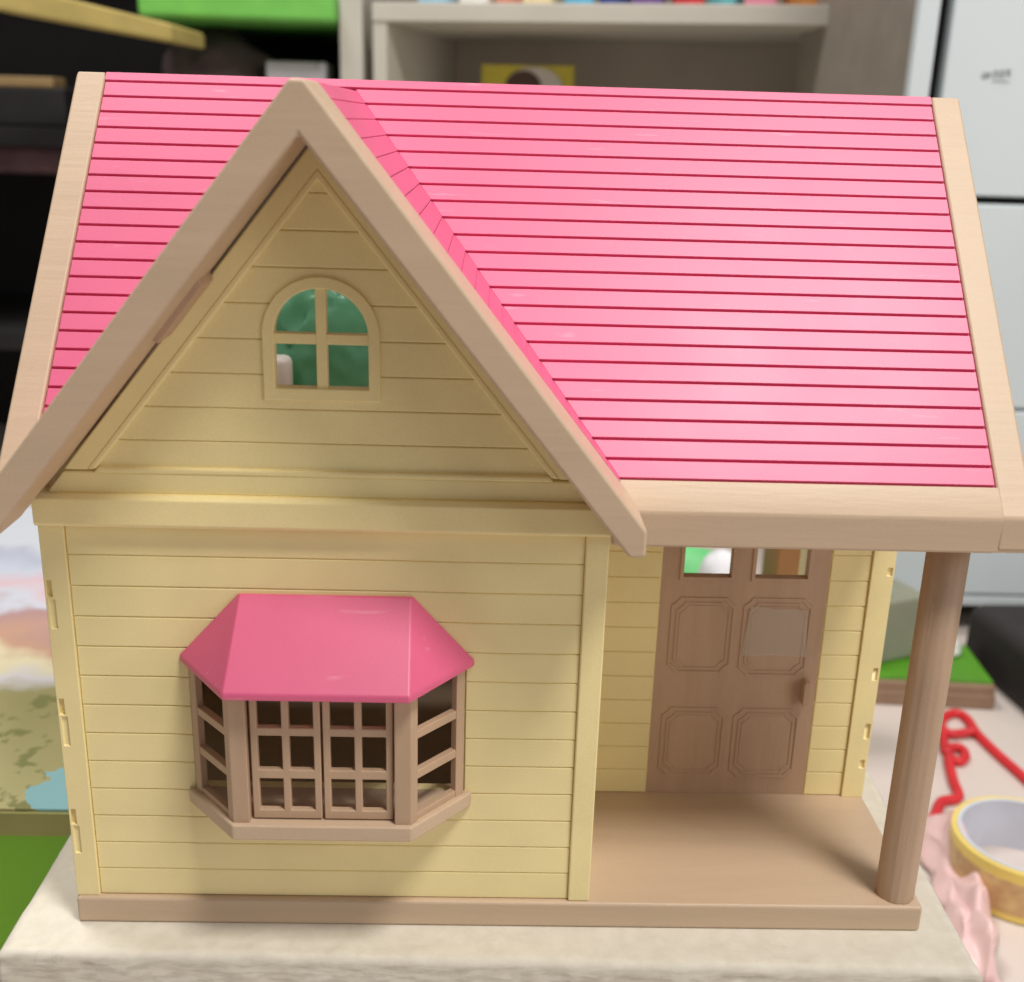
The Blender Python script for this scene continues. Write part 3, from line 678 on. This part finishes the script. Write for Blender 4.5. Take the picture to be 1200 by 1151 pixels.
bm = new_bm(); lathe(bm, [(.0370, .0), (.0391, .0), (.0391, .0342), (.0370, .0342)]); smooth(obj('card_core', bm, TPC, TR))
for o in TR.children:
    e = o.modifiers.new('edge', 'EDGE_SPLIT'); e.split_angle = math.radians(40)
# pink bag: flattened film with sharp folds, between box and tape roll
bm = new_bm(); nu, nv = 11, 5; V = {}
A0, A1 = at(1058, 948, 2, FLOOR), at(1128, 1150, 2, FLOOR)
B0, B1 = at(1142, 1004, 2, FLOOR), at(1176, 1160, 2, FLOOR)
rg = random.Random(21)
for i in range(nu + 1):
    for j in range(nv + 1):
        u, v_ = i / nu, j / nv
        q = (A0.lerp(A1, u)).lerp(B0.lerp(B1, u), v_)
        q.x += rg.uniform(-.006, .006); q.y += rg.uniform(-.006, .006)
        edge = 0 if (j in (0, nv) or i in (0, nu)) else 1
        V[i, j] = bm.verts.new((q.x, q.y, FLOOR + .002 + edge * (.004 + .020 * rg.random() + (.014 if j == 3 else 0))))
for i in range(nu):
    for j in range(nv):
        a, b_, c_, d_ = V[i, j], V[i + 1, j], V[i + 1, j + 1], V[i, j + 1]
        if (i + j) % 2: bm.faces.new((a, b_, c_)); bm.faces.new((a, c_, d_))
        else: bm.faces.new((a, b_, d_)); bm.faces.new((b_, c_, d_))
o = obj('pink_bag', bm, mat('pink_film', lin(240, 204, 204), .3, .05, .2, 120, 30))
sm = o.modifiers.new('sub', 'SUBSURF'); sm.levels = 2; sm.render_levels = 2; o.data.shade_smooth() if hasattr(o.data, 'shade_smooth') else None
sm = o.modifiers.new('thick', 'SOLIDIFY'); sm.thickness = .0006
tag(o, 'crumpled pale pink plastic bag lying beside the worn white box', 'plastic bag')

# things seen through the door openings
tag(lump('green_pouch', mat('pouch_green', lin(112, 206, 130), .5, .12, .2, 60, 25), (.290, .48, FLOOR), (.072, .03, .085), .08, 1.5, 4, 8), 'upright light green pouch behind the toy cottage seen through the door opening', 'pouch')
PW = mat('plush_white', lin(236, 236, 242), .9, .05, .5, 300)
PL = empty('white_plush', (.297, .415, FLOOR)); tag(PL, 'white fluffy toy behind the cottage seen through the left door opening', 'toy')
lump('body', PW, (0, 0, 0), (.024, .022, .082), .10, 2.0, 4, 4, PL); lump('head', PW, (0, -.002, .117), (.0165, .016, .020), .06, 2.0, 4, 6, PL, flat=False)
bm = new_bm(); box(bm, -.029, .029, -.02, .02, 0, .17); o = obj('brown_carton', bm, mat('brown_card', lin(150, 106, 60), .6, .08), None, .002, loc=(.363, .43, FLOOR)); tag(o, 'brown cardboard carton behind the cottage seen through the right door opening', 'carton')

# ------------------------------------------------------------------ white cabinet
CB = empty('white_cabinet', (.78, .80, FLOOR)); tag(CB, 'tall white cabinet with panel fronts and small grey lettering', 'cabinet')
CY = .62
xl = at(1112, 60, 1, CY).x; zgap = at(1190, 236, 1, CY).z; zbot = at(1190, 712, 1, CY).z; zd2 = at(1190, 481, 1, CY).z; zd3 = at(1180, 699, 1, CY).z
def cbox(name, x0, x1, y0, y1, z0, z1, m=WHITE, bev=.002): 
    bm = new_bm(); box(bm, x0, x1, y0, y1, z0, z1); return child(obj(name, bm, m, None, bev), CB)
xin = xl - .026
cbox('carcass', xl - .004, xl + .5, CY + .02, CY + .35, zbot - .004, .72, BLACK, 0)
cbox('side_panel', xin + .0005, xin + .0165, CY + .016, CY + .36, zbot, .72, mat('cabinet_side_shade', lin(150, 142, 132), .6))  # grey-beige puts the shade of the white side into its colour
cbox('edge_strip', xin, xin + .017, CY + .004, CY + .0155, zbot, .72)
cbox('cabinet_door', xl, xl + .5, CY, CY + .018, zgap + .003, .72)
cbox('drawer_front', xl, xl + .5, CY, CY + .018, zd2 + .0012, zgap - .003)
cbox('drawer_front', xl, xl + .5, CY, CY + .018, zd3 + .0012, zd2 - .0012)
cbox('plinth', xl - .02, xl + .5, CY + .001, CY + .018, zbot, zd3 - .0012)
for x in (xl + .03, xl + .44): cbox('foot', x, x + .03, CY + .05, CY + .08, FLOOR, zbot + .001, BLACK)
# lettering: a grey seal mark and two lines of tiny characters
LG = mat('grey_print', lin(150, 156, 156), .6, .02)
q0 = at(1150, 92, 1, CY); q1 = at(1187, 80, 1, CY)
bm = new_bm(); k = (q1.x - q0.x) / 37
bx = lambda a, b2, c_, d_: box(bm, q0.x + a * k, q0.x + b2 * k, CY - .0006, CY + .001, q0.z + c_ * k, q0.z + d_ * k)
for a in ((0, 4, 0, 1.5), (0, 1.5, 0, 6), (4, 8, 0, 5), (8.5, 11, 2, 7), (2, 8, 5.6, 7), (14, 16, 0, 10), (17, 20, 7, 9), (17, 20, 3, 5), (21, 22.5, 0, 10), (24, 28, 8, 10), (24, 28, 4, 5.5), (25.5, 27, 0, 10), (30, 35, 9, 11), (31, 33, 4, 11), (30, 36, 4, 6), (14, 35, -3.5, -2.2)): bx(*a)
child(obj('lettering', bm, LG), CB)

# ------------------------------------------------------------------ white shelf unit at the back
SH = empty('white_shelf', (.0005, 1.0, FLOOR)); SH.rotation_euler.z = math.radians(-14.5)
tag(SH, 'white open shelf unit standing behind the pink roof', 'shelf')
def sbox(name, x0, x1, y0, y1, z0, z1, m=SHELFW, bev=.0015):
    bm = new_bm(); box(bm, x0, x1, y0, y1, z0 - FLOOR, z1 - FLOOR); return obj(name, bm, m, SH, bev)
SW = .565
sbox('side_panel', 0, .016, 0, .28, FLOOR, .3705); sbox('side_panel', SW - .018, SW, 0, .28, FLOOR, .372)
sbox('top_board', .0, SW, -.002, .28, .3535, .3725 + .0); sbox('back_panel', .016, SW - .018, .262, .272, FLOOR, .3535, SHELFB)
sbox('shelf_board', .016, SW - .018, .004, .262, .10, .118)
# card on the shelf board
YC = mat('card_yellow', lin(206, 190, 70), .5, .08); c = math.cos(math.radians(-14.5)); s_ = math.sin(math.radians(-14.5))
def sh(x, y): return (.0005 + x * c - y * s_, 1.0 + x * s_ + y * c)
cxy = sh(.145, .12); CD = empty('picture_card', (cxy[0], cxy[1], .118)); CD.rotation_euler.z = math.radians(-14.5); tag(CD, 'yellow picture card with a brown and white motif standing in the white shelf', 'card')
bm = new_bm(); box(bm, -.055, .055, 0, .004, 0, .200); obj('card', bm, YC, CD, .0006)
def disc(name, x, z, rx, rz, y, m): 
    bm = new_bm(); xz(bm, [(x + rx * math.cos(t * math.pi / 12), z + rz * math.sin(t * math.pi / 12)) for t in range(24)], y - .0008, y + .001); obj(name, bm, m, CD)
disc('pale_motif', .008, .176, .034, .022, -.0006, mat('motif_white', lin(214, 206, 196), .6)); disc('brown_motif', -.004, .174, .022, .020, -.0016, mat('motif_brown', lin(86, 60, 52), .6))
# small coloured packs on top of the shelf
cols = [('pale blue', (150, 196, 222)), ('white', (228, 226, 222)), ('salmon', (226, 150, 130)), ('cream', (232, 214, 170)), ('sky blue', (96, 180, 220)), ('dark blue', (70, 84, 150)), ('purple', (120, 90, 150)), ('red', (206, 60, 66)), ('light teal', (110, 196, 206)), ('pink', (236, 150, 176)), ('orange', (232, 160, 90)), ('rose', (222, 110, 130))]
for i, (nm, c3) in enumerate(cols):
    x = .06 + i * .0385; q = sh(x, .04 + .02 * (i % 3)); h = .035 + .012 * ((i * 5) % 4)
    bm = new_bm(); box(bm, -.016, .016, -.02, .02, 0, h); o = obj('small_pack', bm, mat('pack_' + nm.replace(' ', '_'), lin(*c3), .5), None, .003, loc=(q[0], q[1], .3725)); o.rotation_euler.z = math.radians(-14.5 + 9 * math.sin(i * 2.1))
    tag(o, 'small %s pack standing on top of the white shelf' % nm, 'pack', 'small packs on top of the white shelf')

# ------------------------------------------------------------------ dark shelf unit at the left
DK = empty('dark_shelf', (-.40, 1.1, FLOOR)); tag(DK, 'shelf unit coloured black for its unlit inside, with a pale grey edge panel standing beside the white shelf', 'shelf')
DBM = mat('unlit_board', lin(22, 20, 22), .8, .2)  # near-black puts the darkness of the unlit shelf into its colour
def dbox(name, x0, x1, y0, y1, z0, z1, m=DBM, bev=.001):
    bm = new_bm(); box(bm, x0, x1, y0, y1, z0, z1); return child(obj(name, bm, m, None, bev), DK)
px0 = at(398, 50, 1, 1.0).x; px1 = at(425, 50, 1, 1.0).x
dbox('side_panel', px0, px1, 1.0, 1.30, FLOOR, .62, SHELFW)
dbox('side_panel', -.90, -.88, 1.0, 1.30, FLOOR, .62)
dbox('back_panel', -.88, px0, 1.28, 1.30, FLOOR, .62); dbox('top_board', -.88, px0, .98, 1.28, .60, .62)
dbox('shelf_board', -.88, px0, .98, 1.28, .215, .235); dbox('shelf_board', -.88, px0, .98, 1.28, -.01, .01)
# green tray across the top
zt0 = at(300, 24, 1, .98).z
bm = new_bm(); box(bm, at(160, 10, 1, .98).x, px0 - .001, .98, 1.281, zt0, zt0 + .03); o = obj('green_tray', bm, mat('tray_green', lin(120, 200, 90), .5, .05), DK and None, .006, 3); tag(o, 'bright green plastic tray fixed across the dark shelf', 'tray')
for z in ():
    pass
# wooden plank, nearer, poking in from the upper left
qa = at(202, 36, 1, .86); qb = at(-60, -18, 1, .70)
bm = new_bm(); d = (qb - qa); up = Vector((0, 0, 1)); sd = Vector((0, 1, 0))
ext(bm, [qa - up * .010, qa + up * .006, qb + up * .012, qb - up * .012], sd * .13)
tag(obj('wooden_plank', bm, mat('pale_wood', lin(196, 176, 106), .55, .1, .3, 80, 30, (.1, 1, 1)), None, .003), 'pale yellowish wooden plank jutting out above the dark shelf', 'plank')
zb_ = .235
q = at(262, 80, 1, 1.1); tag(lump('grey_plush', mat('plush_grey', lin(92, 76, 76), .95, .15, .5, 200), (q.x, 1.1, zb_), (.07, .06, .072), .18, 1.8, 4, 11), 'brownish grey plush lump lying on the dark shelf', 'plush')
q = at(350, 80, 1, 1.06)
bm = new_bm(); box(bm, -.034, .034, -.03, .03, 0, at(350, 73, 1, 1.06).z - zb_); tag(obj('white_carton', bm, mat('carton_white', lin(214, 208, 216), .5), None, .003, loc=(q.x, 1.07, zb_)), 'low white carton on the dark shelf beside the grey plush', 'carton')
q = at(20, 95, 1, 1.0); bm = new_bm(); box(bm, -.12, at(62, 95, 1, 1.0).x - q.x, -.02, .02, -.006, .005); tag(obj('wood_offcut', bm, mat('slat_wood', lin(150, 124, 84), .6), None, .002, loc=(q.x, 1.02, q.z)), 'short brown wooden offcut lying on a black storage box', 'wood')
bm = new_bm(); box(bm, -.13, .06, -.04, .10, zb_ - q.z, -.0055); tag(obj('storage_box', bm, BLACK, None, .004, loc=(q.x - .01, 1.04, q.z)), 'black storage box in the dark shelf under the wooden offcut', 'box')
q = at(30, 185, 1, 1.05); bm = new_bm(); box(bm, -.15, .05, -.06, .06, 0, .034); tag(obj('folded_cloth', bm, mat('mauve_cloth', lin(96, 70, 76), .9, .2, .5, 200), None, .012, 4, loc=(q.x, 1.09, q.z - .017)), 'folded mauve cloth in the dark shelf', 'cloth')
